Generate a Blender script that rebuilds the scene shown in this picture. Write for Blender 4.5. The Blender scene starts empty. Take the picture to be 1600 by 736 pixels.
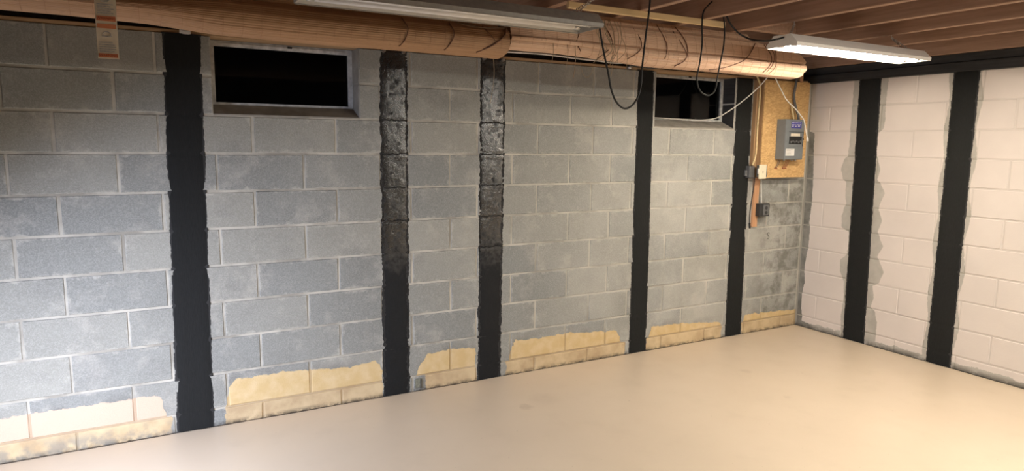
import bpy, bmesh, math, random
from mathutils import Vector, Matrix
random.seed(7)
S = bpy.context.scene
COL = S.collection
# ------------------------------------------------------------------ camera
cam_d = bpy.data.cameras.new('camera'); cam = bpy.data.objects.new('camera', cam_d); COL.objects.link(cam)
YAW, PITCH, ROLL, FPX = 0.506073, -0.137468, 0.011643, 1055.385
f = Vector((math.sin(YAW)*math.cos(PITCH), math.cos(YAW)*math.cos(PITCH), math.sin(PITCH)))
r0 = Vector((math.cos(YAW), -math.sin(YAW), 0)); u0 = r0.cross(f)
rr = math.cos(ROLL)*r0 + math.sin(ROLL)*u0; uu = -math.sin(ROLL)*r0 + math.cos(ROLL)*u0
M = Matrix((rr, uu, -f)).transposed().to_4x4(); M.translation = Vector((-5.13744, -3.96580, 1.59562))
cam.matrix_world = M
cam_d.sensor_width = 36; cam_d.lens = 36*FPX/1600; cam_d.shift_y = 1.87/1600
cam_d.clip_start = 0.05; cam_d.clip_end = 60
S.camera = cam
# ------------------------------------------------------------------ world, lamps, exposure
W = bpy.data.worlds.new('night'); S.world = W; W.use_nodes = True
W.node_tree.nodes['Background'].inputs[0].default_value = (0.0006, 0.0006, 0.0007, 1)
W.node_tree.nodes['Background'].inputs[1].default_value = 1.0
S.view_settings.view_transform = 'Standard'; S.view_settings.look = 'None'
S.view_settings.gamma = 1; S.view_settings.use_curve_mapping = False
S.view_settings.exposure = 0.0
def area(name, loc, target, sx, sy, power, col, spread=180):
    d = bpy.data.lights.new(name, 'AREA'); d.shape = 'RECTANGLE'; d.size = sx; d.size_y = sy
    d.energy = power; d.color = col; d.spread = math.radians(spread)
    o = bpy.data.objects.new(name, d); COL.objects.link(o); o.location = loc
    o.rotation_euler = (Vector(target)-Vector(loc)).to_track_quat('-Z', 'Y').to_euler()
    return o
# cool light from an unseen low source at the left end of the room; the row of shop lights nearer the camera
area('low_work_lamp', (-6.35, -1.65, 0.95), (-5.0, -0.5, -0.1), 0.45, 0.4, 54, (0.72, 0.79, 1.0), 112)
area('near_shop_lamp', (-1.75, -3.0, 2.2), (-1.7, -2.7, 0.0), 2.4, 0.22, 84, (1.0, 0.95, 0.84))
area('rear_shop_lamp', (-5.3, -5.2, 2.2), (-5.2, -4.6, 0.0), 1.2, 0.25, 2, (1.0, 0.90, 0.78))
TUBE_EMIT = 100.0

# ------------------------------------------------------------------ helpers: objects
def link(name, me, mat=None, parent=None, kind=None):
    o = bpy.data.objects.new(name, me); COL.objects.link(o)
    if mat is not None and me is not None and len(me.materials) == 0: me.materials.append(mat)
    if parent is not None: o.parent = parent
    if kind: o['kind'] = kind
    return o
def mesh(name, vs, fs, smooth=False):
    me = bpy.data.meshes.new(name); me.from_pydata([tuple(v) for v in vs], [], fs); me.update()
    if smooth: me.polygons.foreach_set('use_smooth', [True]*len(me.polygons))
    return me
def obj(name, geo, mat, parent=None, kind=None, smooth=False):
    vs, fs = geo
    return link(name, mesh(name, vs, fs, smooth), mat, parent, kind)
def tag(o, label, cat, group=None):
    o['label'] = label; o['category'] = cat
    if group: o['group'] = group
    return o
def empty(name, loc, label, cat, group=None):
    o = bpy.data.objects.new(name, None); COL.objects.link(o); o.location = loc; o.empty_display_size = 0.05
    bpy.context.view_layer.update()
    return tag(o, label, cat, group)
def adopt(root):
    """children were modelled at world coordinates: keep them there"""
    inv = Matrix.Translation(root.location).inverted()
    for c in [o for o in COL.objects if o.parent == root]:
        c.matrix_parent_inverse = inv
def merge(*geos):
    V, F = [], []
    for vs, fs in geos:
        n = len(V); V += [tuple(v) for v in vs]; F += [tuple(i+n for i in q) for q in fs]
    return V, F
BOXF = [(0,1,3,2),(4,6,7,5),(0,4,5,1),(2,3,7,6),(0,2,6,4),(1,5,7,3)]
def box(x0,x1,y0,y1,z0,z1):
    return [(x,y,z) for x in (x0,x1) for y in (y0,y1) for z in (z0,z1)], BOXF
def bbox(x0,x1,y0,y1,z0,z1,b=0.003,seg=2):
    bm = bmesh.new()
    vs,fs = box(x0,x1,y0,y1,z0,z1)
    bv = [bm.verts.new(v) for v in vs]
    for q in fs: bm.faces.new([bv[i] for i in q])
    bmesh.ops.recalc_face_normals(bm, faces=bm.faces)
    bmesh.ops.bevel(bm, geom=list(bm.edges), offset=b, segments=seg, affect='EDGES', profile=0.5)
    out = [v.co[:] for v in bm.verts], [tuple(v.index for v in fc.verts) for fc in bm.faces] if not bm.verts.index_update() else None
    bm.free(); return out
def tube(pts, r, n=8, cap=True, sub=6, smooth=True):
    P = [Vector(p) for p in pts]
    if smooth and len(P) > 2:
        Q = []
        for i in range(len(P)-1):
            a = P[max(i-1,0)]; b = P[i]; c = P[i+1]; d = P[min(i+2,len(P)-1)]
            for k in range(sub):
                t = k/sub
                Q.append(0.5*((2*b)+(c-a)*t+(2*a-5*b+4*c-d)*t*t+(3*b-a-3*c+d)*t**3))
        Q.append(P[-1]); P = Q
    V, F = [], []
    t0 = (P[1]-P[0]).normalized()
    ref = Vector((0,0,1)) if abs(t0.z) < 0.9 else Vector((0,1,0))
    nrm = t0.cross(ref).normalized()
    for i, p in enumerate(P):
        t = (P[min(i+1,len(P)-1)]-P[max(i-1,0)]).normalized()
        nrm = (nrm - t*nrm.dot(t)).normalized(); bn = t.cross(nrm)
        for k in range(n):
            a = 2*math.pi*k/n; V.append(p + r*(math.cos(a)*nrm+math.sin(a)*bn))
    for i in range(len(P)-1):
        for k in range(n):
            F.append((i*n+k, i*n+(k+1)%n, (i+1)*n+(k+1)%n, (i+1)*n+k))
    if cap:
        F.append(tuple(range(n))[::-1]); F.append(tuple((len(P)-1)*n+k for k in range(n)))
    return V, F
def torus_link(c, axis, nrm, L, w, r):
    axis = Vector(axis).normalized(); side = axis.cross(Vector(nrm)).normalized(); pts = []
    for k in range(13):
        a = 2*math.pi*k/12
        pts.append(Vector(c) + axis*(L/2)*math.cos(a) + side*(w/2)*math.sin(a))
    return tube(pts, r, 5, cap=False, smooth=False)
def chain(a, b, L=0.024):
    a = Vector(a); b = Vector(b); d = b-a; n = max(2, int(d.length/(L*0.72))); ax = d.normalized()
    n1 = ax.cross(Vector((0.3,1,0.1))).normalized(); n2 = ax.cross(n1)
    return merge(*[torus_link(a+d*((i+.5)/n), ax, n1 if i%2 else n2, L, 0.011, 0.0016) for i in range(n)])
def text_geo(body, size, origin, right, up):
    c = bpy.data.curves.new('t', 'FONT'); c.body = body; c.size = size; c.align_x = 'CENTER'; c.align_y = 'CENTER'; c.extrude = 0.0003; c.resolution_u = 2
    o = bpy.data.objects.new('t', c); COL.objects.link(o)
    dg = bpy.context.evaluated_depsgraph_get(); dg.update()
    me = bpy.data.meshes.new_from_object(o.evaluated_get(dg))
    right = Vector(right).normalized(); up = Vector(up).normalized(); nn = right.cross(up); o0 = Vector(origin)
    V = [o0 + right*v.co.x + up*v.co.y + nn*v.co.z for v in me.vertices]; F = [tuple(q.vertices) for q in me.polygons]
    bpy.data.objects.remove(o); bpy.data.meshes.remove(me); return V, F

# ------------------------------------------------------------------ helpers: materials
class NT:
    def __init__(s, name):
        s.m = bpy.data.materials.new(name); s.m.use_nodes = True; s.t = s.m.node_tree; s.t.nodes.clear()
        s.o = s.n('ShaderNodeOutputMaterial'); s.b = s.n('ShaderNodeBsdfPrincipled'); s.l(s.b.outputs[0], s.o.inputs[0])
        s.geo = s.n('ShaderNodeNewGeometry'); s.sep = s.n('ShaderNodeSeparateXYZ'); s.l(s.geo.outputs['Position'], s.sep.inputs[0])
        s.P = s.geo.outputs['Position']; s.X, s.Y, s.Z = s.sep.outputs
    def n(s, t): return s.t.nodes.new(t)
    def l(s, a, b): s.t.links.new(a, b)
    def set(s, sock, v):
        if hasattr(v, 'is_output') or hasattr(v, 'links'): s.l(v, sock)
        else: sock.default_value = v if not isinstance(v, tuple) or len(v) != 3 or sock.type == 'VECTOR' else (*v, 1)
    def math(s, op, a, b=0.0, c=None, clamp=False):
        n = s.n('ShaderNodeMath'); n.operation = op; n.use_clamp = clamp
        s.set(n.inputs[0], a); s.set(n.inputs[1], b)
        if c is not None: s.set(n.inputs[2], c)
        return n.outputs[0]
    def noise(s, scale, detail=3, rough=0.55, vec=None, stretch=None):
        v = vec or s.P
        if stretch:
            m = s.n('ShaderNodeMapping'); m.inputs['Scale'].default_value = stretch; s.l(v, m.inputs[0]); v = m.outputs[0]
        n = s.n('ShaderNodeTexNoise'); n.inputs['Scale'].default_value = scale; n.inputs['Detail'].default_value = detail
        n.inputs['Roughness'].default_value = rough; s.l(v, n.inputs['Vector']); return n.outputs[0]
    def ramp(s, v, a, b, lo=0.0, hi=1.0):
        n = s.n('ShaderNodeMapRange'); n.clamp = True; s.l(v, n.inputs[0])
        for i, q in enumerate((a, b, lo, hi)): n.inputs[i+1].default_value = q
        return n.outputs[0]
    def mix(s, fac, a, b, mode='MIX'):
        n = s.n('ShaderNodeMix'); n.data_type = 'RGBA'; n.blend_type = mode
        s.set(n.inputs[0], fac); s.set(n.inputs[6], a); s.set(n.inputs[7], b); return n.outputs[2]
    def curve(s, v, lo, hi, pts):
        """piecewise linear function of v (world metres) through pts"""
        t = s.ramp(v, lo, hi); n = s.n('ShaderNodeFloatCurve'); s.l(t, n.inputs['Value'])
        cu = n.mapping.curves[0]; P = [((x-lo)/(hi-lo), y) for x, y in pts]
        cu.points[0].location = P[0]; cu.points[1].location = P[-1]
        for q in P[1:-1]: cu.points.new(*q)
        for q in cu.points: q.handle_type = 'VECTOR'
        n.mapping.update(); return n.outputs[0]
    def bump(s, h, strength=0.5, dist=0.01):
        n = s.n('ShaderNodeBump'); n.inputs['Strength'].default_value = strength; n.inputs['Distance'].default_value = dist
        s.l(h, n.inputs['Height']); s.l(n.outputs[0], s.b.inputs['Normal']); s.l(n.outputs[0], s.b.inputs['Coat Normal'])
    def done(s, col=None, rough=None, metal=None):
        if col is not None: s.set(s.b.inputs['Base Color'], col)
        if rough is not None: s.set(s.b.inputs['Roughness'], rough)
        if metal is not None: s.set(s.b.inputs['Metallic'], metal)
        return s.m
def simple(name, col, rough=0.6, metal=0.0, ns=40, amt=0.12, bump=0.0):
    t = NT(name); n = t.noise(ns, 3)
    c = t.mix(t.ramp(n, 0.3, 0.7), tuple(q*(1-amt) for q in col), tuple(min(1,q*(1+amt)) for q in col))
    if bump: t.bump(n, bump, 0.004)
    return t.done(c, rough, metal)

YEL_TOP = [(-8,.23),(-5.12,.235),(-5.075,.21),(-5.06,0),(-4.775,0),(-4.76,.20),(-4.73,.262),(-4.57,.257),(-4.43,.265),(-4.283,.247),(-4.07,.229),(-3.95,.236),(-3.88,.262),(-3.862,.10),(-3.85,0),
 (-3.655,0),(-3.62,.17),(-3.57,.238),(-3.4,.248),(-3.215,.231),(-3.20,0),(-2.955,0),(-2.93,.242),(-2.72,.233),(-2.48,.239),(-2.1,.206),(-2.01,.208),(-1.975,0),(-1.72,0),(-1.71,.192),(-1.4,.18),(-.94,.141),(-.925,0),(-.67,0),(-.662,.17),(-.444,.162),(-.03,.144),(0,.14)]
YEL_LOW = [(-8,.2),(-5.06,.2),(-5.04,0),(-4.79,0),(-4.76,.2),(-3.86,.2),(-3.85,0),(-3.60,0),(-3.54,.2),(-3.2,.2),(-3.19,0),(-3.0,0),(-2.96,.2),(-1.95,.2),(-1.93,0),(-1.735,0),(-1.73,.2),(-.92,.2),(-.91,0),(-.69,0),(-.685,.2),(0,.2)]
def wall_a_mat(name, mortar):
    t = NT(name)
    big = t.noise(1.7, 3); mid = t.noise(9, 4, .6); fine = t.noise(150, 4, .7); sp = t.noise(420, 2, .6)
    base = (.258,.260,.236) if not mortar else (.50,.47,.40)
    c = t.mix(t.ramp(big, .35, .65), tuple(q*.93 for q in base), tuple(q*1.07 for q in base))
    if not mortar:
        oi = t.n('ShaderNodeObjectInfo')
        c = t.mix(1.0, c, t.mix(oi.outputs['Random'], (.80,.82,.84), (1.14,1.11,1.05)), 'MULTIPLY')
        # dried mortar smeared over the faces
        c = t.mix(t.math('MULTIPLY', t.ramp(t.noise(4.5, 5, .7), .53, .66), .40), c, (.47,.44,.38))
        c = t.mix(t.math('MULTIPLY', t.ramp(t.noise(3.1, 4, .6, vec=t.P, stretch=(1,1,1.3)), .56, .68), .38), c, (.18,.18,.165))
        # mortar dragged over the edges of each block
        tc = t.n('ShaderNodeTexCoord'); sg = t.n('ShaderNodeSeparateXYZ'); t.l(tc.outputs['Generated'], sg.inputs[0])
        ex = t.math('MULTIPLY', t.math('MINIMUM', sg.outputs[0], t.math('SUBTRACT', 1.0, sg.outputs[0])), .40)
        ez = t.math('MULTIPLY', t.math('MINIMUM', sg.outputs[2], t.math('SUBTRACT', 1.0, sg.outputs[2])), .19)
        ed = t.math('ADD', t.math('MINIMUM', ex, ez), t.math('MULTIPLY', t.math('SUBTRACT', t.noise(12, 5, .7), .44), .12))
        c = t.mix(t.math('MULTIPLY', t.ramp(ed, .014, .0), .55), c, (.47,.445,.385))
        c = t.mix(t.math('MULTIPLY', t.ramp(fine, .42, .72), .35), c, (.55,.54,.50))
        c = t.mix(t.math('MULTIPLY', t.ramp(sp, .56, .70), .5), c, (.12,.12,.11))
    else:
        c = t.mix(t.ramp(t.noise(3.3, 4, .6), .42, .60), c, (.30,.28,.235))
    # wall colour mixed paler in patches towards the small window
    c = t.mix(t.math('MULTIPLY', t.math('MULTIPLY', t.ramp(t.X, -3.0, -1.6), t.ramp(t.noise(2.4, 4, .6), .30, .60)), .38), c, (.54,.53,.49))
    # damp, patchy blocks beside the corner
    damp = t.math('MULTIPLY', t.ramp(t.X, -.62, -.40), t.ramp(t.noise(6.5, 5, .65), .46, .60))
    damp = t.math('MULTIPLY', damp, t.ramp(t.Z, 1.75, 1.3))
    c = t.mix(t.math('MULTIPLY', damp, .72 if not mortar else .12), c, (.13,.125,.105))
    # yellow paint band along the foot of the wall
    wob = t.math('MULTIPLY', t.math('SUBTRACT', t.noise(16, 5, .7), .5), .055)
    wx = t.math('ADD', t.X, t.math('MULTIPLY', t.math('SUBTRACT', t.noise(11, 4, .65), .5), .06))
    top = t.math('ADD', t.curve(wx, -8, 0, YEL_TOP), wob)
    up = t.math('MULTIPLY', t.ramp(t.math('SUBTRACT', top, t.Z), 0, .006), t.ramp(t.Z, .098, .102))
    low = t.math('MULTIPLY', t.ramp(t.math('ADD', t.curve(wx, -8, 0, YEL_LOW), wob), .09, .11), t.ramp(t.Z, .102, .098))
    mask = t.math('MAXIMUM', up, low)
    # grey smear above the band
    sm = t.math('MULTIPLY', t.ramp(t.math('SUBTRACT', t.Z, top), .055, .0), t.ramp(t.noise(5, 3), .46, .58))
    sm = t.math('MULTIPLY', sm, t.ramp(top, .05, .1))
    c = t.mix(t.math('MULTIPLY', sm, .45), c, (.16,.155,.14))
    yel = t.mix(t.ramp(t.noise(14, 4), .4, .65), (.60,.43,.20), (.66,.50,.27))
    yel = t.mix(t.ramp(t.X, -4.95, -5.1), yel, (.60,.45,.33))  # peach cast of the light at the left end, put into the band colour
    lowc = t.mix(t.ramp(t.noise(7, 3, .6), .36, .64), (.47,.34,.19), (.62,.48,.28))
    yc = t.mix(t.ramp(t.Z, .115, .09), yel, lowc)
    if mortar: yc = t.mix(.45, yc, (.30,.20,.10))
    c = t.mix(t.math('MULTIPLY', mask, .93), c, yc)
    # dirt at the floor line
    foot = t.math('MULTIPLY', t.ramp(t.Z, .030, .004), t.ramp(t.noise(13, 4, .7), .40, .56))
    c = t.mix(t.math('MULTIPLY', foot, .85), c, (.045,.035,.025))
    gr = t.math('MULTIPLY', t.math('MULTIPLY', t.ramp(t.X, -4.98, -5.08), t.ramp(t.Z, .10, .05)), t.ramp(t.noise(9, 4), .42, .55))
    c = t.mix(t.math('MULTIPLY', gr, .6), c, (.20,.20,.18))
    h = t.math('ADD', t.math('MULTIPLY', fine, .6), t.math('MULTIPLY', mid, .8))
    t.bump(h, .55, .006)
    return t.done(c, .93)
CORN = [(0,.075),(.09,.069),(.17,.056),(.29,.053),(.41,.072),(.52,.06),(.64,.070),(.72,.085),(.90,.086),(.93,.076),(1.1,.088),(1.3,.085),(1.5,.073),(1.71,.064),(1.73,.012),(1.9,.008),(2.2,.002)]
LSTOP = [(0,.462),(.1,.455),(.2,.45),(.3,.46),(.38,.458),(.48,.45),(.56,.41),(.66,.405),(.71,.46),(.90,.462),(.93,.392),(1.02,.384),(1.10,.40),(1.13,.42),(1.2,.402),(1.31,.40),(1.33,.37),(1.42,.345),(1.50,.372),(1.53,.40),(1.72,.405),(1.74,.40),(2.2,.405)]
RSTART = [(0,.76),(.1,.765),(.2,.765),(.29,.74),(.31,.70),(.40,.722),(.49,.70),(.52,.75),(.62,.785),(.70,.74),(.73,.72),(.82,.76),(.90,.72),(.93,.705),(1.02,.735),(1.10,.70),(1.13,.70),(1.24,.738),(1.31,.70),(1.34,.665),(1.42,.685),(1.50,.66),(1.53,.64),(1.71,.645),(1.74,.68),(1.82,.69),(1.92,.68),(1.94,.685),(2.2,.69)]
def wall_b_mat(name, mortar):
    t = NT(name); D = t.math('MULTIPLY', t.Y, -1.0)
    mid = t.noise(7, 4, .6); fine = t.noise(140, 4, .7)
    g = t.mix(t.ramp(mid, .38, .62), (.38,.355,.31), (.46,.43,.38))
    g = t.mix(t.ramp(D, .20, .13), g, t.mix(t.ramp(mid, .38, .62), (.15,.145,.125), (.27,.26,.23)))
    if mortar: g = (.34,.32,.27)
    w = t.math('MULTIPLY', t.math('SUBTRACT', t.noise(26, 4, .7), .5), .022)
    d = t.math('ADD', D, w)
    def dif(a, b): return t.ramp(t.math('SUBTRACT', a, b), 0, .003)
    m1 = t.math('MULTIPLY', dif(d, t.curve(t.Z, 0, 2.2, CORN)), dif(t.curve(t.Z, 0, 2.2, LSTOP), d))
    m2 = t.math('MULTIPLY', dif(d, t.curve(t.Z, 0, 2.2, RSTART)), t.ramp(t.math('ADD', d, t.math('MULTIPLY', t.math('SINE', t.math('MULTIPLY', t.Z, 15.46)), .010)), 1.150, 1.147))
    m3 = t.ramp(t.math('ADD', d, t.math('MULTIPLY', t.math('SINE', t.math('MULTIPLY', t.Z, 15.46)), .012)), 1.365, 1.37)
    m = t.math('MAXIMUM', m1, t.math('MAXIMUM', m2, m3))
    basez = t.math('ADD', .045, t.math('MULTIPLY', t.math('SUBTRACT', t.noise(7, 5, .7), .5), .10))
    m = t.math('MULTIPLY', m, dif(t.Z, basez))
    p = t.mix(t.ramp(t.noise(2.2, 3), .35, .65), (.63,.565,.515), (.68,.61,.555))
    if mortar: p = (.60,.54,.49)
    c = t.mix(m, g, p)
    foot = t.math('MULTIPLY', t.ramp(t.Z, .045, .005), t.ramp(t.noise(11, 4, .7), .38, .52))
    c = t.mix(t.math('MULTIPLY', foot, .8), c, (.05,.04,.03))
    t.bump(t.math('ADD', t.math('MULTIPLY', fine, .5), mid), .3, .004)
    return t.done(c, t.math('SUBTRACT', .92, t.math('MULTIPLY', m, .25)))
def strip_mat(name, wet):
    t = NT(name)
    weave = t.noise(130, 2, .5, stretch=(1,1,.22)); lump = t.noise(28, 4, .65)
    if wet:
        wz = t.math('MULTIPLY', t.ramp(t.math('ADD', t.Z, t.math('MULTIPLY', lump, .35)), .95, 1.22), t.ramp(lump, .30, .50))
        rough = t.math('SUBTRACT', .58, t.math('MULTIPLY', wz, .40))
        t.bump(t.math('ADD', t.math('MULTIPLY', t.noise(170, 2, .6, stretch=(.8,.8,1)), .35), t.math('MULTIPLY', lump, .7)), 1.0, .0045); t.b.inputs['Coat IOR'].default_value = 1.9; t.b.inputs['Specular IOR Level'].default_value = .2; t.set(t.b.inputs['Coat Weight'], wz); t.set(t.b.inputs['Coat Roughness'], t.math('SUBTRACT', .6, t.math('MULTIPLY', wz, .44)))
        c = t.mix(weave, (.008,.0085,.009), (.015,.016,.017))
        return t.done(c, rough)
    t.bump(t.math('ADD', weave, lump), .35, .004); t.b.inputs['Specular IOR Level'].default_value = .2
    return t.done(t.mix(weave, (.009,.0095,.009), (.016,.0165,.016)), .85)
def resin_mat(name, wet):
    t = NT(name); n = t.noise(90, 4, .7)
    t.bump(n, 1.0 if wet else .5, .012)
    rz = t.ramp(t.math('ADD', t.Z, t.math('MULTIPLY', n, .3)), .75, 1.05, .6, .16) if wet else .65
    return t.done(t.mix(n, (.006,.006,.006), (.02,.02,.019)), rz)
def floor_mat():
    t = NT('painted_floor'); big = t.noise(.9, 3); mid = t.noise(5, 4)
    c = t.mix(t.ramp(big, .35, .65), (.60,.49,.365), (.64,.525,.395))
    c = t.mix(t.math('MULTIPLY', t.ramp(mid, .55, .75), .25), c, (.54,.44,.33))
    sp = t.noise(46, 2, .5); c = t.mix(t.math('MULTIPLY', t.ramp(sp, .74, .78), .5), c, (.33,.24,.16))
    # scuffs
    for (sx, sy, rad, a) in ((-3.14,-.56,.055,.35), (-1.41,-.71,.05,.25), (-2.98,-.5,.12,.12), (-1.56,-1.19,.03,.2)):
        v = t.n('ShaderNodeVectorMath'); v.operation = 'DISTANCE'; t.l(t.P, v.inputs[0]); v.inputs[1].default_value = (sx, sy, 0)
        q = t.math('ADD', v.outputs['Value'], t.math('MULTIPLY', t.math('SUBTRACT', t.noise(30, 3), .5), .06))
        c = t.mix(t.math('MULTIPLY', t.ramp(q, rad, rad*.4), a), c, (.36,.27,.19))
    # open, dirty joint along the two block walls
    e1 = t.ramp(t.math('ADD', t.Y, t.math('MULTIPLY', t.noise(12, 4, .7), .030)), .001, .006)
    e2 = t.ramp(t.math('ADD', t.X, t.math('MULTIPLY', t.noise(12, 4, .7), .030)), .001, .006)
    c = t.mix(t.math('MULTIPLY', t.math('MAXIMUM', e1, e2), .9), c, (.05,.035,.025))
    t.bump(t.math('ADD', mid, t.math('MULTIPLY', t.noise(60, 2), .15)), .12, .01)
    return t.done(c, t.ramp(mid, .3, .7, .34, .44))
def wood_mat(name, a, b, rough=.75, axis='x', sc=1.0):
    t = NT(name); st = {'x': (1.2,22,22), 'y': (22,1.2,22), 'z': (22,22,1.2)}[axis]
    g = t.noise(2.6*sc, 5, .6, stretch=st); k = t.noise(2.5, 2)
    c = t.mix(t.ramp(g, .32, .68), a, b); c = t.mix(t.math('MULTIPLY', t.ramp(k, .6, .75), .35), c, tuple(q*.55 for q in a))
    t.bump(g, .25, .003); return t.done(c, rough)
def osb_mat():
    t = NT('chipboard'); m = t.n('ShaderNodeMapping'); m.inputs['Scale'].default_value = (30, 30, 70); m.inputs['Rotation'].default_value = (0, .5, 0); t.l(t.P, m.inputs[0])
    v = t.n('ShaderNodeTexVoronoi'); v.inputs['Scale'].default_value = 1.6; v.inputs['Randomness'].default_value = 1; t.l(m.outputs[0], v.inputs['Vector'])
    bw = t.n('ShaderNodeSeparateColor'); t.l(v.outputs['Color'], bw.inputs[0])
    c = t.mix(bw.outputs[0], (.50,.30,.115), (.68,.44,.19)); n = t.noise(9, 4)
    c = t.mix(t.math('MULTIPLY', t.ramp(n, .5, .7), .3), c, (.40,.23,.09)); t.bump(bw.outputs[1], .2, .002)
    return t.done(c, .8)
def bamboo_mat(name, a, b):
    t = NT(name); g = t.noise(3.0, 4, .6, stretch=(.8, 60, 60)); k = t.noise(40, 2)
    c = t.mix(t.ramp(g, .3, .7), a, b); c = t.mix(t.math('MULTIPLY', t.ramp(k, .62, .72), .3), c, tuple(q*.6 for q in a))
    return t.done(c, .55)
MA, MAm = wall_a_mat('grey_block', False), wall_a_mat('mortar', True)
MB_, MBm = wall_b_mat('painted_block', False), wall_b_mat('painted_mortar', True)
M_STRIP, M_WET = strip_mat('matte_black_strip', False), strip_mat('wet_black_strip', True)
M_RES, M_RESW = resin_mat('black_resin', False), resin_mat('wet_black_resin', True)
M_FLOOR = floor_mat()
M_JOIST = wood_mat('joist_wood', (.31,.19,.13), (.43,.275,.195), axis='y')
M_SUB = wood_mat('subfloor_wood', (.20,.11,.07), (.28,.165,.11), axis='x', sc=.5)
M_PLATE = wood_mat('plate_wood', (.36,.23,.12), (.48,.32,.18))
M_DARKPLATE = wood_mat('black_and_shaded_wood', (.018,.018,.018), (.04,.04,.042), axis='y')
M_STICK = wood_mat('new_pine', (.62,.44,.22), (.74,.56,.32))
M_STUD = wood_mat('brown_stud', (.30,.17,.08), (.42,.26,.13), axis='z')
M_LATH = wood_mat('red_brown_lath', (.42,.22,.11), (.55,.31,.17), axis='z')
M_OSB = osb_mat()
M_BAM1 = bamboo_mat('bamboo_orange', (.35,.195,.10), (.45,.27,.145))
M_BAM2 = bamboo_mat('bamboo_pink', (.58,.37,.24), (.70,.48,.34))
M_THREAD = simple('brown_thread', (.36,.20,.11), .8)
M_STRING = simple('tan_string', (.33,.25,.16), .8)
M_CORD = simple('dark_string', (.16,.08,.05), .8)
M_BLACK = simple('black_rubber', (.009,.009,.009), .75)
M_WHITECABLE = simple('white_cable', (.70,.67,.60), .5)
M_GREYCABLE = simple('grey_cable', (.10,.095,.09), .6)
M_ROMEX = simple('cream_cable', (.62,.47,.24), .55)
M_STEEL = simple('zinc_chain', (.55,.53,.50), .35, .9)
M_LAMPGREY = simple('grey_lamp_enamel', (.30,.285,.26), .45)
M_LAMPWHITE = simple('white_lamp_enamel', (.86,.84,.80), .35, amt=.03)
M_WINFRAME = simple('old_white_frame', (.52,.52,.50), .6, ns=25, amt=.3)
M_SILL = simple('grey_cement_sill', (.27,.25,.215), .9, ns=12, amt=.2, bump=.3)
M_PANEL = simple('panel_grey_paint', (.17,.185,.19), .42, amt=.05)
M_BREAKER = simple('breaker_black', (.012,.012,.012), .4)
M_PAPER = simple('paper', (.72,.70,.66), .8, amt=.05)
M_PAPERCREAM = simple('cream_paper', (.70,.62,.48), .8, amt=.08)
M_BLUE = simple('blue_print', (.06,.06,.30), .6, amt=.05)
M_PRINT = simple('grey_print', (.42,.40,.37), .8, ns=120, amt=.3)
M_ORANGE = simple('orange_print', (.62,.22,.10), .8, amt=.08)
M_REDTXT = simple('dark_red_print', (.32,.07,.03), .8)
M_COPPER = simple('red_wire', (.35,.12,.05), .5)
M_CREAM = simple('cream_plastic', (.74,.68,.50), .4, amt=.04)
M_BOXBLACK = simple('black_box', (.03,.03,.03), .45)
M_BOXGREY = simple('grey_box', (.11,.11,.11), .5)
M_PLAIN = simple('plain_block_paint', (.17,.165,.155), .9, ns=6, amt=.08)
M_MARK = simple('dark_stamp', (.13,.125,.11), .95)
M_PATCH = simple('grey_green_plate', (.17,.17,.13), .8, ns=60, amt=.3, bump=.4)
def emit(name, col, s):
    t = NT(name); t.b.inputs['Base Color'].default_value = (.9,.9,.9,1)
    t.b.inputs['Emission Color'].default_value = (*col, 1); t.b.inputs['Emission Strength'].default_value = s; return t.m
M_LIT = emit('lit_tube', (1.0, .88, .73), TUBE_EMIT)
t = NT('unlit_tube'); M_TUBE = t.done((.82,.80,.78), .15)
t = NT('window_glass'); t.b.inputs['Transmission Weight'].default_value = 1.0; t.b.inputs['IOR'].default_value = 1.25; M_GLASS = t.done((.35,.36,.36), .03)

# ------------------------------------------------------------------ the setting
C, Z0 = .2032, .0999                      # course height, first bed joint above the floor
TOP = Z0 + 10*C
W1 = (-4.765, -3.974); W2 = (-1.735, -.911); WZ = Z0 + 8*C
XL, YF = -8.0, -6.5
def struct(name, geo, mat): return obj(name, geo, mat, None, 'structure')
floor = struct('floor', box(XL-.2, .2, YF-.2, .2, -.12, 0), M_FLOOR)
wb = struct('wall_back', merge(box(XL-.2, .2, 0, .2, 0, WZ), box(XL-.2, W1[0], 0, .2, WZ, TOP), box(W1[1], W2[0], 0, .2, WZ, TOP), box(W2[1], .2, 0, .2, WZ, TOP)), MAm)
wr = struct('wall_right', box(0, .2, YF, 0, 0, TOP), MBm)
struct('wall_left', box(XL-.2, XL, YF, 0, 0, 2.54), M_PLAIN)
struct('wall_front', box(XL-.2, .2, YF-.2, YF, 0, 2.54), M_PLAIN)
ceil = struct('ceiling', box(XL-.2, .2, YF-.2, .2, 2.54, 2.58), M_SUB)
for k in range(1, 18):
    x = -.456*k
    obj('joist', bbox(x-.021, x+.021, YF, .118, 2.30, 2.54, .003, 1), M_JOIST, ceil)
obj('rim_joist', box(XL, .19, .12, .16, TOP+.001, 2.54), M_DARKPLATE, ceil)  # dark tone stands in for the unlit void between the joists
obj('edge_joist', bbox(-.035, .005, YF, .118, 2.262, 2.54, .003, 1), M_JOIST, ceil)
obj('blocking', bbox(-1.803, -1.389, -.93, -.89, 2.302, 2.38, .003, 1), M_JOIST, ceil)
# trims: wall plates
struct('trim_1', bbox(XL, -.04, .002, .118, TOP+.001, 2.154, .003, 1), M_PLATE)
t2 = struct('trim_2', bbox(-.012, .14, YF, .118, TOP+.002, 2.20, .004, 1), M_DARKPLATE)
obj('upper_plate', bbox(.002, .14, YF, .118, 2.202, 2.262, .004, 1), M_DARKPLATE, t2)
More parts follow.
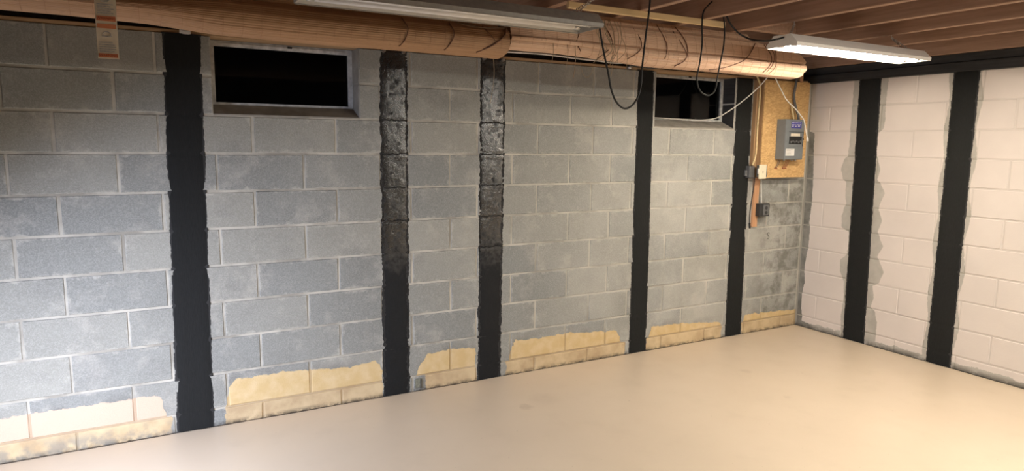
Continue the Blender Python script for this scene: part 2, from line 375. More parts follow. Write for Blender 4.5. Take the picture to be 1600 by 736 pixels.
# blocks
def face_block(a0, a1, z0, z1, plane, proud):
    """one block face: chamfered, slightly uneven. plane 'a' = back wall (y=0), 'b' = right wall (x=0)"""
    j = lambda s: random.uniform(-s, s)
    c = .0035; V = []
    ring0 = [(a0,z0),(a1,z0),(a1,z1),(a0,z1)]
    o = [(p+j(.0012), q+j(.0012)) for p, q in ring0]
    ca, cz = (a0+a1)/2, (z0+z1)/2
    i = [(p+(c if p < ca else -c), q+(c if q < cz else -c)) for p, q in o]
    tilt = j(.0012)
    def P(p, q, d): return (p, -d, q) if plane == 'a' else (-d, p, q)
    for p, q in o: V.append(P(p, q, -.006))
    for p, q in o: V.append(P(p, q, proud-.003))
    for p, q in i: V.append(P(p, q, proud+tilt*(1 if q > cz else -1)+j(.0004)))
    F = []
    for r in (0, 4):
        for k in range(4): F.append((r+k, r+(k+1)%4, r+4+(k+1)%4, r+4+k))
    F.append((8,9,10,11))
    if plane == 'b': F = [q[::-1] for q in F]
    return V, F
ODD = [0,-.205,-.66,-1.12,-1.585,-1.94,-2.295,-2.75,-3.205,-3.657,-4.117,-4.574,-5.028]
EVEN = [0,-.458,-.91,-1.385,-1.76,-2.135,-2.49,-2.945,-3.395,-3.85,-4.303,-4.76,-5.22]
while ODD[-1] > XL+.3: ODD.append(ODD[-1]-.456)
while EVEN[-1] > XL+.3: EVEN.append(EVEN[-1]-.456)
G = .0062                                 # half a mortar joint
for k in range(-1, 10):
    zz0 = max(Z0+k*C, 0)+(G if k >= 0 else 0); zz1 = Z0+(k+1)*C-(G if k < 9 else 0)
    J = ODD if k % 2 else EVEN
    for b, a in zip(J[:-1], J[1:]):
        a0, a1 = a+random.uniform(-.003,.003)+G, b-G-(.014 if b == 0 else 0)
        segs = [(a0, a1)]
        if k >= 8:
            for w in (W1, W2):
                ns = []
                for s0, s1 in segs:
                    if s1 <= w[0] or s0 >= w[1]: ns.append((s0, s1)); continue
                    if s0 < w[0]: ns.append((s0, w[0]-.001))
                    if s1 > w[1]: ns.append((w[1]+.001, s1))
                segs = ns
        for s0, s1 in segs:
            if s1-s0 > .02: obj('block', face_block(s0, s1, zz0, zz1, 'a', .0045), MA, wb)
BO = [0,-.465,-.92,-1.376]; BE = [0,-.205,-.655,-1.14]
while BO[-1] > -4.4: BO.append(BO[-1]-.456); BE.append(BE[-1]-.456)
for k in range(-1, 10):
    zz0 = max(Z0+k*C, 0)+(G*.8 if k >= 0 else 0); zz1 = Z0+(k+1)*C-(G*.8 if k < 9 else 0)
    J = BO if k % 2 else BE
    for b, a in zip(J[:-1], J[1:]):
        obj('block', face_block(a+G*.8, b-G*.8-(.012 if b == 0 else 0), zz0, zz1, 'b', .003), MB_, wr)
# windows
def window(name, w, top_bar):
    zt = TOP; d = .125; zb = WZ+.062
    fr = struct(name, merge(box(w[0], w[0]+.028, d, d+.035, zb, zt), box(w[1]-.028, w[1], d, d+.035, zb, zt),
        box(w[0]+.028, w[1]-.028, d, d+.035, zb, zb+.014), box(w[0]+.028, w[1]-.028, d, d+.035, zt-top_bar, zt),
        box(w[0]+.05, w[1]-.05, d-.006, d+.001, zt-top_bar+.006, zt-.012)), M_WINFRAME)
    obj('pane', box(w[0]+.028, w[1]-.028, d+.014, d+.018, zb+.014, zt-top_bar), M_GLASS, fr)
    obj('catch', bbox((w[0]+w[1])/2+.02, (w[0]+w[1])/2+.045, d-.012, d-.005, zt-top_bar+.012, zt-top_bar+.022, .001, 1), M_BLACK, fr)
    # sloped cement sill
    V = [(w[0],0-.002,WZ),(w[1],-.002,WZ),(w[1],.16,WZ),(w[0],.16,WZ),(w[0],-.002,WZ+.008),(w[1],-.002,WZ+.008),(w[1],.125,zb+.001),(w[0],.125,zb+.001),(w[1],.16,zb),(w[0],.16,zb)]
    obj('sill', (V, [(3,2,1,0),(0,1,5,4),(4,5,6,7),(7,6,8,9),(9,8,2,3),(1,2,8,6,5),(0,4,7,9,3)]), M_SILL, fr)
    # right-hand cheek of the opening: two block ends
    m = M_SILL if w is W1 else M_DARKPLATE
    for z0, z1 in ((WZ+.004, WZ+C-.006), (WZ+C+.006, TOP-.002)):
        obj('block', bbox(w[1]-.004, w[1]+.001, .002, .124, z0, z1, .001, 1), m, fr)
    return fr
window('window_1', W1, .030); window('window_2', W2, .022)

# ------------------------------------------------------------------ black reinforcement strips
def strip(x_t, x_b, plane, wet, label):
    """x_t, x_b: (low edge, high edge) at the top and at the floor"""
    c = (x_t[0]+x_t[1])/2
    root = empty('reinforcement_strip', (c, 0, 0) if plane == 'a' else (0, c, 0), label, 'wall strip')
    ztop = TOP+.004; P = (lambda p, q, d: (p, -d, q)) if plane == 'a' else (lambda p, q, d: (-d, p, q))
    def edge(z, s): 
        a = z/ztop; return x_b[s]*(1-a)+x_t[s]*a
    # band: follows block faces, dips at bed joints
    V, F = [], []; n = 150; cols = 7
    for i in range(n+1):
        z = .002+(ztop-.002)*i/n; a, b = edge(z, 0), edge(z, 1)
        wl, wr_ = .0016*math.sin(z*7+c*9), .0016*math.sin(z*5+c*4)
        dj = abs(((z-Z0)/C+.5) % 1-.5)*C; dip = -.0025*math.exp(-(dj/.007)**2) + (.002*math.exp(-((dj-.012)/.006)**2) if wet else 0)
        for k in range(cols+1):
            u = k/cols; thick = .0085 if 0 < k < cols else .0045
            V.append(P(a+wl+(b-a)*u, z, thick+dip+(random.uniform(-.0006,.0006)+.0008*math.sin(z*31+u*5) if wet else 0)))
    for i in range(n):
        for k in range(cols):
            q = i*(cols+1)+k; F.append((q, q+1, q+cols+2, q+cols+1))
    if plane == 'b': F = [q[::-1] for q in F]
    obj('fabric_band', (V, F), M_WET if wet else M_STRIP, root, smooth=True)
    # ragged resin squeezed out along the edges
    V, F = [], []; n = 260; base = .010 if wet else .006; jl = jr = 0
    for i in range(n+1):
        z = .001+(ztop-.001)*i/n
        jl = .55*jl+random.uniform(-1,1)*(.0036 if wet else .0022); jr = .55*jr+random.uniform(-1,1)*(.0036 if wet else .0022)
        a = edge(z, 0)-base+jl; b = edge(z, 1)+base+jr
        V += [P(a, z, .0035), P(a+.005, z, .0050+random.uniform(0,.0012)*wet), P(b-.005, z, .0050+random.uniform(0,.0012)*wet), P(b, z, .0035)]
    for i in range(n):
        for k in range(3): q = i*4+k; F.append((q, q+1, q+5, q+4))
    if plane == 'b': F = [q[::-1] for q in F]
    obj('resin_border', (V, F), M_RESW if wet else M_RES, root)
    if wet:   # thick ridges of resin at some bed joints
        for k in (range(4, 9) if c > -3.5 else (8, 7, 6, 5)):
            z = Z0+k*C; a, b = edge(z, 0), edge(z, 1)
            pts = [P(a+.012+(b-a-.024)*u/8, z+random.uniform(-.004,.004), .009) for u in range(9)]
            obj('resin_ridge', tube(pts, .0042, 6, sub=4), M_RESW, root, smooth=True)
        for s in (0, 1):
            x = edge(ztop, s)+(.012 if s == 0 else -.02) + (0 if s == 0 else .0)
            obj('anchor_bolt', tube([P(x, TOP-.004, .006), P(x, TOP-.004, .028)], .011, 10, smooth=False), M_STEEL, root)
    adopt(root); return root
strip((-4.985,-4.813), (-5.02,-4.842), 'a', False, 'wide matte black strip left of the long window, nearest the left edge')
strip((-3.84,-3.685), (-3.847,-3.689), 'a', True, 'glossy black strip just right of the long window with resin drips')
strip((-3.178,-3.010), (-3.188,-3.030), 'a', True, 'glossy black strip under the join of the two bamboo blinds')
strip((-1.907,-1.763), (-1.901,-1.736), 'a', False, 'matte black strip along the left side of the small window')
strip((-.897,-.724), (-.879,-.697), 'a', False, 'matte black strip between the small window and the chipboard panel')
strip((-.627,-.454), (-.668,-.488), 'b', False, 'matte black strip on the pink painted wall nearest the room corner')
strip((-1.34,-1.178), (-1.345,-1.178), 'b', False, 'matte black strip at the right edge of the pink painted wall')
# metal clips over the strip left of the small window
r = empty('metal_clamp', (-1.9, -.02, 2.15), 'dark metal clamp bar atop the strip by the small window', 'clamp')
obj('bar', tube([(-1.99,-.03,2.160),(-1.79,-.03,2.152)], .008, 8, smooth=False), M_BOXBLACK, r)
obj('bolt_head', tube([(-2.012,-.01,2.143),(-2.012,-.045,2.143)], .013, 8, smooth=False), M_STEEL, r, smooth=True)
obj('bolt_head', tube([(-1.985,-.01,2.155),(-1.985,-.035,2.155)], .007, 8, smooth=False), M_STEEL, r)
adopt(r)
tag(obj('paper_scrap', merge(box(-4.909,-4.857,-.016,-.0145,2.134,2.153), box(-4.895,-4.862,-.020,-.016,2.132,2.147)), M_PAPER), 'small white paper scrap atop the wide black strip', 'scrap')
# small plate low on the wall
r = empty('cover_plate', (-3.632,-.008,.02), 'small grey green plate low on the wall right of the glossy strip', 'cover plate')
obj('plate', bbox(-3.645,-3.607,-.012,-.004,.022,.082,.002,1), M_PATCH, r)
obj('lip', bbox(-3.612,-3.605,-.015,-.004,.018,.080,.001,1), M_BOXBLACK, r)
adopt(r)
obj('stamp_mark', text_geo('S', .085, (-.43, -.0062, .832), (1,0,0), (0,0,1)), M_MARK, wb)

# ------------------------------------------------------------------ bamboo blinds
def resample(P, step):
    out = [P[0]]; acc = 0
    for (a, b), (c, d) in zip(P[:-1], P[1:]):
        L = math.hypot(c-a, d-b); n = max(1, round(L/step))
        for i in range(1, n+1): out.append((a+(c-a)*i/n, b+(d-b)*i/n))
    return out
def blind(name, x0, xend, prof, mat, label, lift):
    root = empty(name, (x0, -.8, 2.3), label, 'blind')
    pts = resample(prof, .0095)
    V, F = [], []
    N = len(pts); nx = 14
    cen = (-.79, 2.15)
    for i, (y, z) in enumerate(pts):
        # each slat is a small ridge: boundary point, raised middle
        for h in (0, 1):
            if h == 1 and i == N-1: continue
            if h == 0: yy, zz = y, z
            else:
                y2, z2 = pts[i+1]; my, mz = (y+y2)/2, (z+z2)/2; ty, tz = y2-y, z2-z; L = math.hypot(ty, tz) or 1
                ny, nz = -tz/L, ty/L
                if ny*(my-cen[0])+nz*(mz-cen[1]) < 0: ny, nz = -ny, -nz
                yy, zz = my+ny*.0013, mz+nz*.0013
            xe = xend(zz) + random.uniform(-.004, .002)
            for k in range(nx+1):
                x = x0+(xe-x0)*k/nx
                sag = .003*math.sin(x*2.1)+.0015*math.sin(x*6.3+1)
                V.append((x, yy, min(zz+lift(x, zz)+sag*(1 if zz < 2.28 else 0), 2.3)))
    rows = 2*N-1
    for i in range(rows-1):
        for k in range(nx): q = i*(nx+1)+k; F.append((q, q+1, q+nx+2, q+nx+1))
    obj('bamboo_slats', (V, F), mat, root, 'stuff')
    # stitching threads, 75 mm apart
    G_ = []; x = x0+.05; xm = max(xend(z) for _, z in pts)
    front = [q for q in pts if q[0] <= -.775]
    while x < xm-.02:
        line = [(x, y-.0026, z+lift(x, z)) for y, z in front if x < xend(z)-.01]
        if len(line) > 3: G_.append(tube(line, .0007, 4, cap=False, smooth=False))
        x += .076
    obj('stitching', merge(*G_), M_THREAD, root, 'stuff')
    # spiral end of the roll
    sp = []
    for k in range(70):
        a = k*.28; rad = .012+.0011*k*.95; sp.append((xend(2.12)-.006, -.79+rad*.72*math.cos(a), 2.13+rad*math.sin(a)))
    obj('roll_end', tube(sp, .0045, 5, smooth=False), mat, root)
    return root
PROF1 = [(-.815,2.30),(-.835,2.25),(-.845,2.20),(-.842,2.181),(-.850,2.174),(-.872,2.155),(-.885,2.12),(-.882,2.085),(-.868,2.055),(-.84,2.036),(-.805,2.028),(-.765,2.038),(-.735,2.07),(-.725,2.12),(-.735,2.17),(-.76,2.20)]
PROF2 = [(-.800,2.30),(-.815,2.275),(-.822,2.262),(-.812,2.256),(-.835,2.245),(-.852,2.215),(-.862,2.175),(-.866,2.148),(-.856,2.139),(-.872,2.130),(-.880,2.110),(-.876,2.092),(-.868,2.086),(-.868,2.070),(-.852,2.052),(-.815,2.043),(-.770,2.05),(-.735,2.08),(-.725,2.13),(-.735,2.18),(-.76,2.21)]
def lerp(K, x):
    if x <= K[0][0]: return K[0][1]
    for (a, p), (b, q) in zip(K[:-1], K[1:]):
        if x <= b: return p+(q-p)*(x-a)/(b-a)
    return K[-1][1]
def lift1(x, z): return lerp([(-5.25,.030),(-5.0,.018),(-4.8,0)], x)*lerp([(2.06,1),(2.12,-.3),(2.17,-1.2),(2.25,0)], z)
def lift2(x, z): return lerp([(-3.16,.034),(-2.99,.026),(-2.73,.012),(-2.5,0)], x)*lerp([(2.10,1),(2.14,.1),(2.2,0)], z)
def end1(z):
    if z > 2.18: return -3.50
    t_ = max(0, (2.075-z)/.047); return -3.452-.03*t_*t_
def end2(z):
    K = [(2.04,-1.275),(2.06,-1.225),(2.10,-1.20),(2.16,-1.19),(2.20,-1.24),(2.236,-1.45),(2.25,-1.63),(2.263,-1.675),(2.31,-1.69)]
    for (a, p), (b, q) in zip(K[:-1], K[1:]):
        if z <= b: return p+(q-p)*max(0, (z-a)/(b-a))
    return K[-1][1]
b1 = blind('bamboo_blind', -7.2, end1, PROF1, M_BAM1, 'long orange bamboo blind rolled up above the long window', lift1)
b2 = blind('bamboo_blind', -3.44, end2, PROF2, M_BAM2, 'pinkish rolled bamboo blind lit by the right-hand lamp above the small window', lift2)
def fy(z, prof):
    """front of the blind at height z"""
    best = -.8
    for (a, b), (c, d) in zip(prof[:-1], prof[1:]):
        if min(b, d) <= z <= max(b, d) and a < -.80:
            q = a+(c-a)*((z-b)/((d-b) or 1)); best = min(best, q)
    return best-.007
def drape(prof, pts, r, mat, root, name='lift_cord'):
    obj(name, tube([(x, fy(z, prof), z) for x, z in pts], r, 5, sub=5), mat, root, smooth=True)
# dark lift cords on the left blind
drape(PROF1, [(-4.02,2.17),(-4.00,2.12),(-4.01,2.07),(-4.03,2.04)], .0026, M_CORD, b1)
drape(PROF1, [(-3.78,2.17),(-3.765,2.12),(-3.78,2.07),(-3.80,2.04)], .003, M_CORD, b1)
drape(PROF1, [(-3.465,2.17),(-3.49,2.13),(-3.55,2.08),(-3.63,2.042)], .0042, M_CORD, b1)
drape(PROF1, [(-3.60,2.17),(-3.57,2.13),(-3.54,2.10)], .002, M_CORD, b1)
for dx in (0, .03, .06):
    drape(PROF1, [(-3.74+dx,2.176),(-3.66+dx,2.160),(-3.56+dx*.5,2.166),(-3.47,2.172)], .002, M_STRING, b1)
# cords on the right blind
for pts, rad in (([(-3.05,2.27),(-3.02,2.20),(-3.035,2.14),(-3.02,2.09)], .003), ([(-2.86,2.27),(-2.82,2.20),(-2.80,2.14),(-2.86,2.09),(-2.90,2.06)], .003),
    ([(-2.63,2.25),(-2.60,2.18),(-2.62,2.12),(-2.70,2.07)], .0026), ([(-2.44,2.29),(-2.42,2.20),(-2.41,2.15),(-2.43,2.09)], .003),
    ([(-2.30,2.29),(-2.27,2.22),(-2.25,2.15),(-2.28,2.09),(-2.34,2.055)], .003), ([(-2.33,2.26),(-2.29,2.18),(-2.26,2.12)], .0025),
    ([(-1.66,2.24),(-1.72,2.18),(-1.80,2.12),(-1.95,2.07),(-2.06,2.052)], .003), ([(-1.58,2.24),(-1.54,2.18),(-1.55,2.12),(-1.60,2.06)], .0028),
    ([(-1.56,2.24),(-1.51,2.19),(-1.53,2.12),(-1.57,2.07)], .0022), ([(-1.48,2.23),(-1.49,2.16),(-1.51,2.10),(-1.54,2.06)], .0022)):
    drape(PROF2, pts, rad, M_CORD, b2)
# bundle of loose strings hanging in front of the right blind, and thin pull strings down the wall
rng = random.Random(3)
for k in range(9):
    x = -2.93+.018*k+rng.uniform(-.01,.01)
    obj('loose_string', tube([(x, -.90, 2.26), (x+rng.uniform(-.02,.03), -.91, 2.19), (x+.03+rng.uniform(-.03,.03), -.91, 2.11), (x+rng.uniform(-.05,.06), -.89, 2.03+rng.uniform(-.01,.04))], .002, 5), M_STRING, b2, smooth=True)
for x, z1, k in ((-3.19, 2.02, .0016), (-3.05, 1.95, .0018), (-3.10, 1.99, .0014), (-2.80, 1.97, .0016), (-2.70, 1.99, .0014)):
    obj('pull_string', tube([(x, -.87, 2.14), (x+.004, -.872, (2.14+z1)/2), (x-.003, -.868, z1)], k, 5), M_STRING, b2, smooth=True)
obj('pull_string', tube([(-3.505,-.80,2.045),(-3.50,-.80,1.93),(-3.52,-.80,1.80)], .0014, 5), M_STRING, b1, smooth=True)
obj('string_loop', tube([(-3.02,-.88,2.03),(-3.0,-.88,1.97),(-2.97,-.88,1.955),(-2.945,-.88,1.98),(-2.94,-.88,2.01)], .0014, 5), M_STRING, b2, smooth=True)
adopt(b1); adopt(b2)
# paper tag of the left blind
r = empty('warning_tag', (-5.2,-1.0,2.3), 'folded white paper tag with orange bands hanging from the left blind', 'tag')
def tagbox(z0, z1, x0, x1, d0, d1): return box(-5.24+x0*.066, -5.24+x1*.066, -1.0-d1, -1.0-d0, z0, z1)
V = []
for i in range(13):
    z = 2.30-(2.30-1.887)*i/12; y = -1.0+.0015*math.sin(i*1.3)
    V += [(-5.240,y,z),(-5.172,y,z),(-5.240,y+.0008,z),(-5.172,y+.0008,z)]
F = []
for i in range(12):
    q = i*4; F += [(q,q+4,q+5,q+1),(q+2,q+3,q+7,q+6),(q,q+2,q+6,q+4),(q+1,q+5,q+7,q+3)]
obj('paper', (V, F), M_PAPERCREAM, r)
for z0, z1, w in ((2.022,2.040,'WARNING'), (1.996,2.012,None), (1.892,1.906,'WARNING')):
    obj('orange_band', tagbox(z0, z1, .05, .97, .0022, .0026), M_ORANGE, r)
    if w: obj('lettering', text_geo(w, .0125, (-5.206, -1.0032, (z0+z1)/2), (1,0,0), (0,0,1)), M_REDTXT, r)
lines = [tagbox(z, z+.0035, .10, random.uniform(.75,.92), .0022, .0025) for z in (2.048,2.056,2.064,2.072,2.080,1.912,1.920,1.928,1.936,1.944)]
obj('printed_lines', merge(*lines), M_PRINT, r, 'stuff')
ring = lambda cx, cz, rd: tube([(cx+rd*math.cos(a*.5236), -1.003, cz+rd*.7*math.sin(a*.5236)) for a in range(13)], .0014, 4, cap=False, smooth=False)
obj('printed_symbol', merge(ring(-5.207,1.975,.013), tagbox(1.967,1.970,.25,.75,.0022,.0025)), M_PRINT, r)
obj('printed_symbol', merge(ring(-5.207,2.100,.015), tagbox(2.095,2.106,.3,.7,.0022,.0025)), M_PRINT, r)
adopt(r)

# ------------------------------------------------------------------ shop lights
def shop_light(x0, x1, yn, yf, zb, lit, label, hooks):
    """x0<x1 ends; yn near rim, yf far rim; zb rim height"""
    root = empty('shop_light', ((x0+x1)/2, (yn+yf)/2, zb), label, 'lamp')
    W_ = yf-yn; zt = zb+.066
    out = [(yn, zb), (yn-.002, zb+.018), (yn+W_*.22, zt), (yf-W_*.22, zt), (yf+.002, zb+.014), (yf, zb)]
    inn = [(yn+.003, zb), (yn+.003, zb+.016), (yn+W_*.23, zt-.004), (yf-W_*.23, zt-.004), (yf-.003, zb+.016), (yf-.003, zb)]
    def sweep(prof, flip):
        V = [(x, y, z) for x in (x0, x1) for y, z in prof]; n = len(prof)
        F = [(i, i+1, n+i+1, n+i) for i in range(n-1)]
        return V, ([q[::-1] for q in F] if flip else F)
    obj('housing', merge(sweep(out, True), tube([(x0,yn+.0015,zb),(x1,yn+.0015,zb)], .0026, 6, smooth=False), tube([(x0,yf-.0015,zb),(x1,yf-.0015,zb)], .0026, 6, smooth=False)), M_LAMPWHITE if lit else M_LAMPGREY, root)
    obj('reflector', sweep(inn, False), M_LAMPWHITE, root)
    for x, s in ((x0, -1), (x1, 1)):
        n = len(out); V = [(x, y, z) for y, z in out]+[(x+s*.003, y, z) for y, z in out]
        F = [tuple(range(n)), tuple(range(2*n-1, n-1, -1))]+[(i, (i+1)%n, n+(i+1)%n, n+i) for i in range(n)]
        obj('end_plate', (V, F), M_LAMPWHITE if lit else M_LAMPGREY, root)
    cy = (yn+yf)/2
    obj('ballast_cover', bbox(x0+.05, x1-.05, cy-.022, cy+.022, zt-.022, zt-.005, .003, 1), M_LAMPWHITE, root)
    for dy in (-W_*.22, W_*.22):
        tb = obj('tube', tube([(x0+.045, cy+dy, zb+.020), (x1-.045, cy+dy, zb+.020)], .0165, 16, smooth=False), M_LIT if lit else M_TUBE, root, smooth=True)
        for x, s in ((x0+.045, 1), (x1-.045, -1)):
            obj('tube_cap', tube([(x-s*.012, cy+dy, zb+.020), (x+s*.018, cy+dy, zb+.020)], .0172, 16, smooth=False), M_STEEL, tb, smooth=True)
            obj('socket', bbox(x-.014 if s > 0 else x+.004, x-.004 if s > 0 else x+.014, cy+dy-.014, cy+dy+.014, zb+.008, zt-.006, .002, 1), M_PAPER, root)
    for hx, hook in hooks:
        obj('hook', tube([(hook[0], hook[1], 2.302), (hook[0], hook[1], 2.285), (hook[0]+.006, hook[1], 2.279), (hook[0]+.01, hook[1], 2.286)], .0018, 5), M_STEEL, root)
        for dy in (.03, -.03):
            obj('chain', chain((hx+(.02 if dy > 0 else -.03), cy+dy, zt), (hook[0]+.002, hook[1], 2.284), .02), M_STEEL, root)
    adopt(root); return root
shop_light(-4.56, -3.22, -1.35, -1.14, 2.130, False, 'unlit grey shop light hanging on chains above the left of the wall', [(-3.31, (-3.192, -1.235)), (-4.47, (-4.56, -1.235))])
shop_light(-1.925, -.655, -1.375, -1.17, 2.150, True, 'lit white shop light hanging on chains before the pink wall', [(-1.86, (-1.824, -1.265)), (-.74, (-.912, -1.265))])

# ------------------------------------------------------------------ stick, cords and cables
tag(obj('wood_stick', bbox(-3.21, -2.13, -1.045, -1.022, 2.268, 2.300, .002, 1), M_STICK), 'pale pine stick nailed under the joists behind the lamps', 'stick')
tag(obj('power_cord', tube([(-3.205,-1.3,2.14),(-3.177,-1.3,2.031),(-3.148,-1.3,1.939),(-3.125,-1.3,1.856),(-3.093,-1.3,1.80),(-3.049,-1.3,1.771),(-3.006,-1.3,1.779),(-2.968,-1.3,1.817),(-2.946,-1.3,1.88),(-2.94,-1.3,1.988),(-2.926,-1.3,2.126),(-2.912,-1.3,2.233),(-2.90,-1.3,2.36),(-2.86,-1.3,2.54)], .0046, 8), M_BLACK, smooth=True), 'black cord looping down from the end of the unlit lamp', 'cord')
r = empty('extension_cord', (-2.24,-1.1,2.54), 'thin black cord looping in front of the small window', 'cord')
obj('cord', tube([(-2.28,-1.1,2.40),(-2.33,-1.1,2.362),(-2.363,-1.1,2.32),(-2.367,-1.1,2.25),(-2.36,-1.1,2.148),(-2.372,-1.1,2.043),(-2.386,-1.1,1.973),(-2.373,-1.1,1.918),(-2.337,-1.1,1.885),(-2.288,-1.1,1.876),(-2.245,-1.1,1.907),(-2.231,-1.1,1.982),(-2.216,-1.1,2.054),(-2.195,-1.1,2.161),(-2.197,-1.1,2.266),(-2.219,-1.1,2.35),(-2.226,-1.1,2.40)], .0042, 8), M_BLACK, r, smooth=True)
obj('plug', bbox(-2.288,-2.262,-1.115,-1.085,2.36,2.44,.005,2), M_BLACK, r)
obj('plug', bbox(-2.242,-2.206,-1.12,-1.085,2.37,2.45,.005,2), M_BLACK, r)
obj('outlet', bbox(-2.30,-2.19,-1.14,-1.07,2.44,2.54,.004,1), M_BOXBLACK, r)
adopt(r)
tag(obj('lamp_cord', tube([(-2.187,-1.095,2.335),(-2.158,-1.1,2.285),(-2.085,-1.1,2.235),(-2.03,-1.12,2.208),(-2.06,-1.2,2.185),(-2.02,-1.25,2.178),(-1.965,-1.28,2.19),(-1.932,-1.29,2.20)], .005, 8), M_BLACK, smooth=True), 'short black cord running to the left end of the lit lamp', 'cord')
tag(obj('wire_cable', tube([(-3.12,-.03,2.176),(-3.044,-.03,2.178),(-2.84,-.03,2.183),(-2.692,-.03,2.183),(-2.45,-.03,2.174),(-2.3,-.03,2.172),(-2.161,-.03,2.166),(-2.036,-.045,2.172),(-1.932,-.045,2.174),(-1.814,-.03,2.175),(-1.6,-.01,2.177)], .006, 8), M_WHITECABLE, smooth=True), 'grey white cable lying along the wall plate left of the small window', 'cable')
tag(obj('wire_cable', tube([(-.86,-.34,2.20),(-.901,-.3,2.114),(-.99,-.28,2.021),(-1.10,-.22,1.912),(-1.16,-.15,1.845),(-1.19,-.08,1.806),(-1.25,.0,1.792),(-1.33,.07,1.795),(-1.45,.10,1.798),(-1.60,.11,1.801),(-1.70,.11,1.803)], .0042, 8), M_WHITECABLE, smooth=True), 'white wire drooping from the blind to the small window sill', 'cable')
r = empty('hanging_wire', (-.809,-.3,2.2), 'white wire hanging over the grey panel with a bare hooked end', 'cable')
obj('wire', tube([(-.84,-.3,2.18),(-.809,-.3,2.114),(-.727,-.3,2.017),(-.663,-.3,1.951),(-.56,-.3,1.891),(-.495,-.3,1.843),(-.453,-.3,1.809),(-.436,-.3,1.77),(-.421,-.3,1.729),(-.395,-.3,1.662)], .0042, 8), M_WHITECABLE, r, smooth=True)
obj('wire_tip', tube([(-.397,-.3,1.668),(-.388,-.3,1.640)], .008, 8, smooth=False), M_PAPER, r, smooth=True)
adopt(r)

# ------------------------------------------------------------------ electrical corner
r = empty('backing_board', (-.4,-.06,1.33), 'tan chipboard sheet on studs behind the grey panel in the corner', 'board')
obj('board', bbox(-.672,-.135,-.090,-.076,1.337,2.128,.001,1), M_OSB, r)
for x0, x1 in ((-.671,-.633), (-.42,-.382), (-.175,-.137)):
    obj('stud', bbox(x0,x1,-.0755,-.006,1.34,2.126,.002,1), M_STUD, r)
obj('side_cleat', bbox(-.712,-.674,-.045,-.006,1.42,2.128,.002,1), M_STUD, r)
adopt(r)
tag(obj('wood_post', bbox(-.262,-.222,-.088,-.055,2.13,2.26,.002,1), M_LATH), 'short upright wood block above the chipboard sheet', 'wood block')
r = empty('breaker_panel', (-.40,-.185,1.49), 'grey metal breaker panel with blue label on the chipboard', 'electrical panel')
px0, px1, pz0, pz1, pf = -.512, -.290, 1.488, 1.816, -.185
obj('enclosure', bbox(px0, px1, pf+.004, -.091, pz0, pz1, .003, 2), M_PANEL, r)
cov = obj('cover', bbox(px0+.002, px1-.002, pf, pf+.004, pz0+.002, pz1-.002, .0015, 1), M_PANEL, r)
dr = obj('door', bbox(-.480,-.306, pf-.004, pf, 1.596, 1.716, .0015, 1), M_PANEL, r)
obj('door_edge', merge(box(-.310,-.306,pf-.006,pf-.004,1.596,1.716), box(-.480,-.306,pf-.006,pf-.004,1.713,1.716)), M_BREAKER, dr)
obj('latch', bbox(-.312,-.304,pf-.012,pf-.004,1.65,1.664,.001,1), M_BREAKER, dr)
br = obj('breaker_bank', bbox(-.475,-.325,pf-.009,pf-.004,1.616,1.676,.0015,1), M_BREAKER, r)
for i in range(6):
    x = -.462+.022*i
    obj('breaker_switch', bbox(x, x+.014, pf-.015, pf-.009, 1.624+.006*(i%2), 1.640+.006*(i%2), .001, 1), M_BOXGREY, br)
obj('index_card', box(-.455,-.347,pf-.0055,pf-.004,1.680,1.702), M_PAPERCREAM, r)
lb = obj('blue_label', box(-.452,-.330,pf-.0012,pf,1.744,1.798), M_BLUE, r)
marks = []
for i, (w, h) in enumerate(((.012,.020),(.007,.020),(.014,.020),(.013,.020),(.010,.020),(.012,.020))):
    x = -.444+.018*i; marks.append(box(x, x+w*.35, pf-.002, pf-.0012, 1.756, 1.756+h)); marks.append(box(x, x+w, pf-.002, pf-.0012, 1.756+h*.75*(i%2), 1.760+h*.75*(i%2)))
for i in range(7): marks.append(box(-.445+.015*i, -.436+.015*i, pf-.002, pf-.0012, 1.784, 1.790))
obj('white_print', merge(*marks), M_PAPER, lb, 'stuff')
wl = obj('white_label', box(-.500,-.396,pf-.0012,pf,1.520,1.577), M_PAPER, r)
obj('printed_lines', merge(*[box(-.494,-.494+random.uniform(.05,.09),pf-.0018,pf-.0012,z,z+.003) for z in (1.568,1.559,1.550,1.541,1.532)]), M_PRINT, wl, 'stuff')
for x in (-.470, -.375, -.335): obj('knockout_nut', tube([(x,-.15,1.488),(x,-.15,1.477)], .008, 8, smooth=False), M_STEEL, r, smooth=True)
adopt(r)
for i, (x, m, lab) in enumerate(((-.500, M_GREYCABLE, 'grey wire pair'), (-.405, M_COPPER, 'red brown wires'))):
    r = empty('loose_wire', (x,-.10,1.42), lab+' dangling below the '+('left' if i == 0 else 'middle')+' of the breaker panel', 'wire')
    for k in range(2+i):
        q = x+.017*k
        obj('wire', tube([(q,-.12,1.487),(q+.002,-.11,1.455),(q-.003,-.098,1.43),(q-.012,-.098,1.418)], .0022, 5), m, r, smooth=True)
    obj('wire_end', merge(*[bbox(x-.016+.017*k, x-.002+.017*k, -.104,-.0925,1.410,1.420,.002,1) for k in range(2+i)]), M_COPPER, r)
    adopt(r)
tag(obj('conduit', tube([(-.345,-.13,2.25),(-.356,-.125,2.112),(-.357,-.115,2.009),(-.335,-.12,1.92),(-.318,-.135,1.86),(-.312,-.14,1.815)], .0105, 10), M_GREYCABLE, smooth=True), 'dark grey cable entering the top of the breaker panel', 'cable')
tag(obj('conduit', tube([(-.375,-.11,1.93),(-.372,-.125,1.87),(-.366,-.135,1.815)], .008, 8), M_ROMEX, smooth=True), 'short tan cable entering the breaker panel beside the dark one', 'cable')
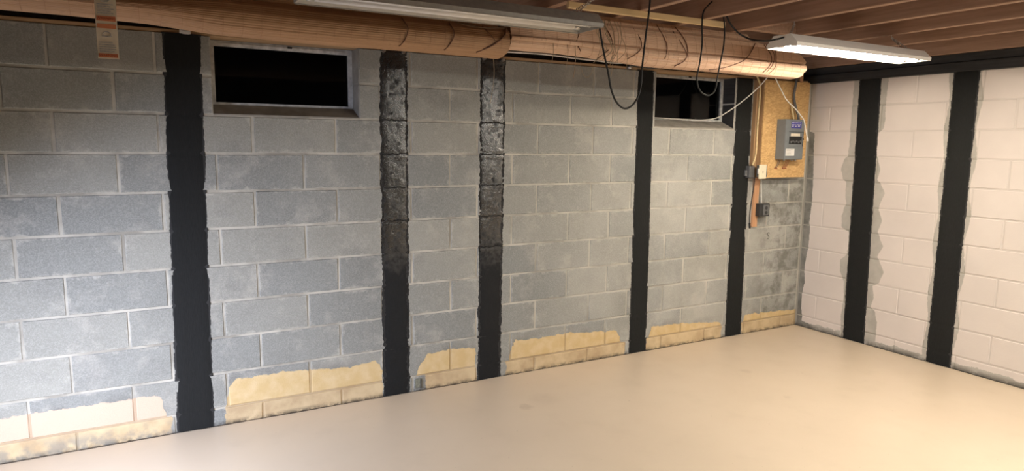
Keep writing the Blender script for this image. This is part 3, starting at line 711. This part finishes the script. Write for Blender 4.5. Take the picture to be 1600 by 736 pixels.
tag(obj('wall_cable', tube([(-.74,-.05,2.165),(-.722,-.055,2.13),(-.700,-.058,2.09),(-.690,-.055,2.03),(-.690,-.053,1.896),(-.694,-.053,1.794),(-.694,-.053,1.665),(-.692,-.053,1.561),(-.706,-.054,1.49),(-.722,-.05,1.44)], .0075, 8), M_ROMEX, smooth=True), 'cream cable running down beside the chipboard to the grey box', 'cable')
tag(obj('junction_box', merge(bbox(-.752,-.692,-.052,-.006,1.336,1.434,.003,1), bbox(-.775,-.751,-.03,-.010,1.35,1.40,.003,1)), M_BOXGREY), 'small grey junction box between the black strip and light switch', 'box')
r = empty('light_switch', (-.66,-.10,1.33), 'cream light switch in a black box left of the chipboard foot', 'switch')
obj('back_box', bbox(-.722,-.60,-.100,-.0915,1.345,1.442,.003,1), M_BOXBLACK, r)
fp = obj('face_plate', bbox(-.704,-.620,-.108,-.100,1.330,1.446,.002,1), M_CREAM, r)
obj('toggle', bbox(-.668,-.656,-.116,-.108,1.378,1.394,.001,1), M_PAPERCREAM, fp)
obj('side_tab', bbox(-.716,-.705,-.106,-.100,1.372,1.416,.001,1), M_PAPER, r)
adopt(r)
V, F = [], []
lath = [(-.652,1.335),(-.598,1.335),(-.600,.925),(-.655,.925)]
tag(obj('wood_lath', ([(x,-.026,z) for x,z in lath]+[(x,-.006,z) for x,z in lath], [(3,2,1,0),(4,5,6,7),(0,1,5,4),(1,2,6,5),(2,3,7,6),(3,0,4,7)]), M_LATH), 'red brown upright lath on the block wall below the switch', 'lath')
tag(obj('conduit', tube([(-.575,-.016,1.335),(-.570,-.018,1.25),(-.568,-.03,1.12)], .006, 8), M_WHITECABLE, smooth=True), 'thin white cable from the light switch down to the outlet', 'cable')
r = empty('outlet_box', (-.57,-.05,1.01), 'black outlet box on the lath below the light switch', 'outlet')
obj('box_body', bbox(-.628,-.508,-.070,-.0265,1.014,1.122,.003,1), M_BOXBLACK, r)
fc = obj('receptacle', bbox(-.590,-.524,-.076,-.070,1.024,1.112,.004,2), M_BOXGREY, r)
for z in (1.085,1.045):
    obj('socket_face', tube([(-.557,-.076,z),(-.557,-.0785,z)], .015, 12, smooth=False), M_BOXBLACK, fc)
adopt(r)
r = empty('power_cord', (-.69,-.06,1.33), 'black cord end hanging down left of the wood lath', 'cord')
obj('cord', tube([(-.700,-.06,1.345),(-.706,-.06,1.25),(-.712,-.058,1.194),(-.722,-.056,1.105),(-.727,-.055,1.02),(-.722,-.055,.958)], .0038, 8), M_BLACK, r, smooth=True)
obj('cord_tip', tube([(-.722,-.055,.962),(-.716,-.055,.920)], .0085, 8, smooth=False), M_BLACK, r, smooth=True)
adopt(r)
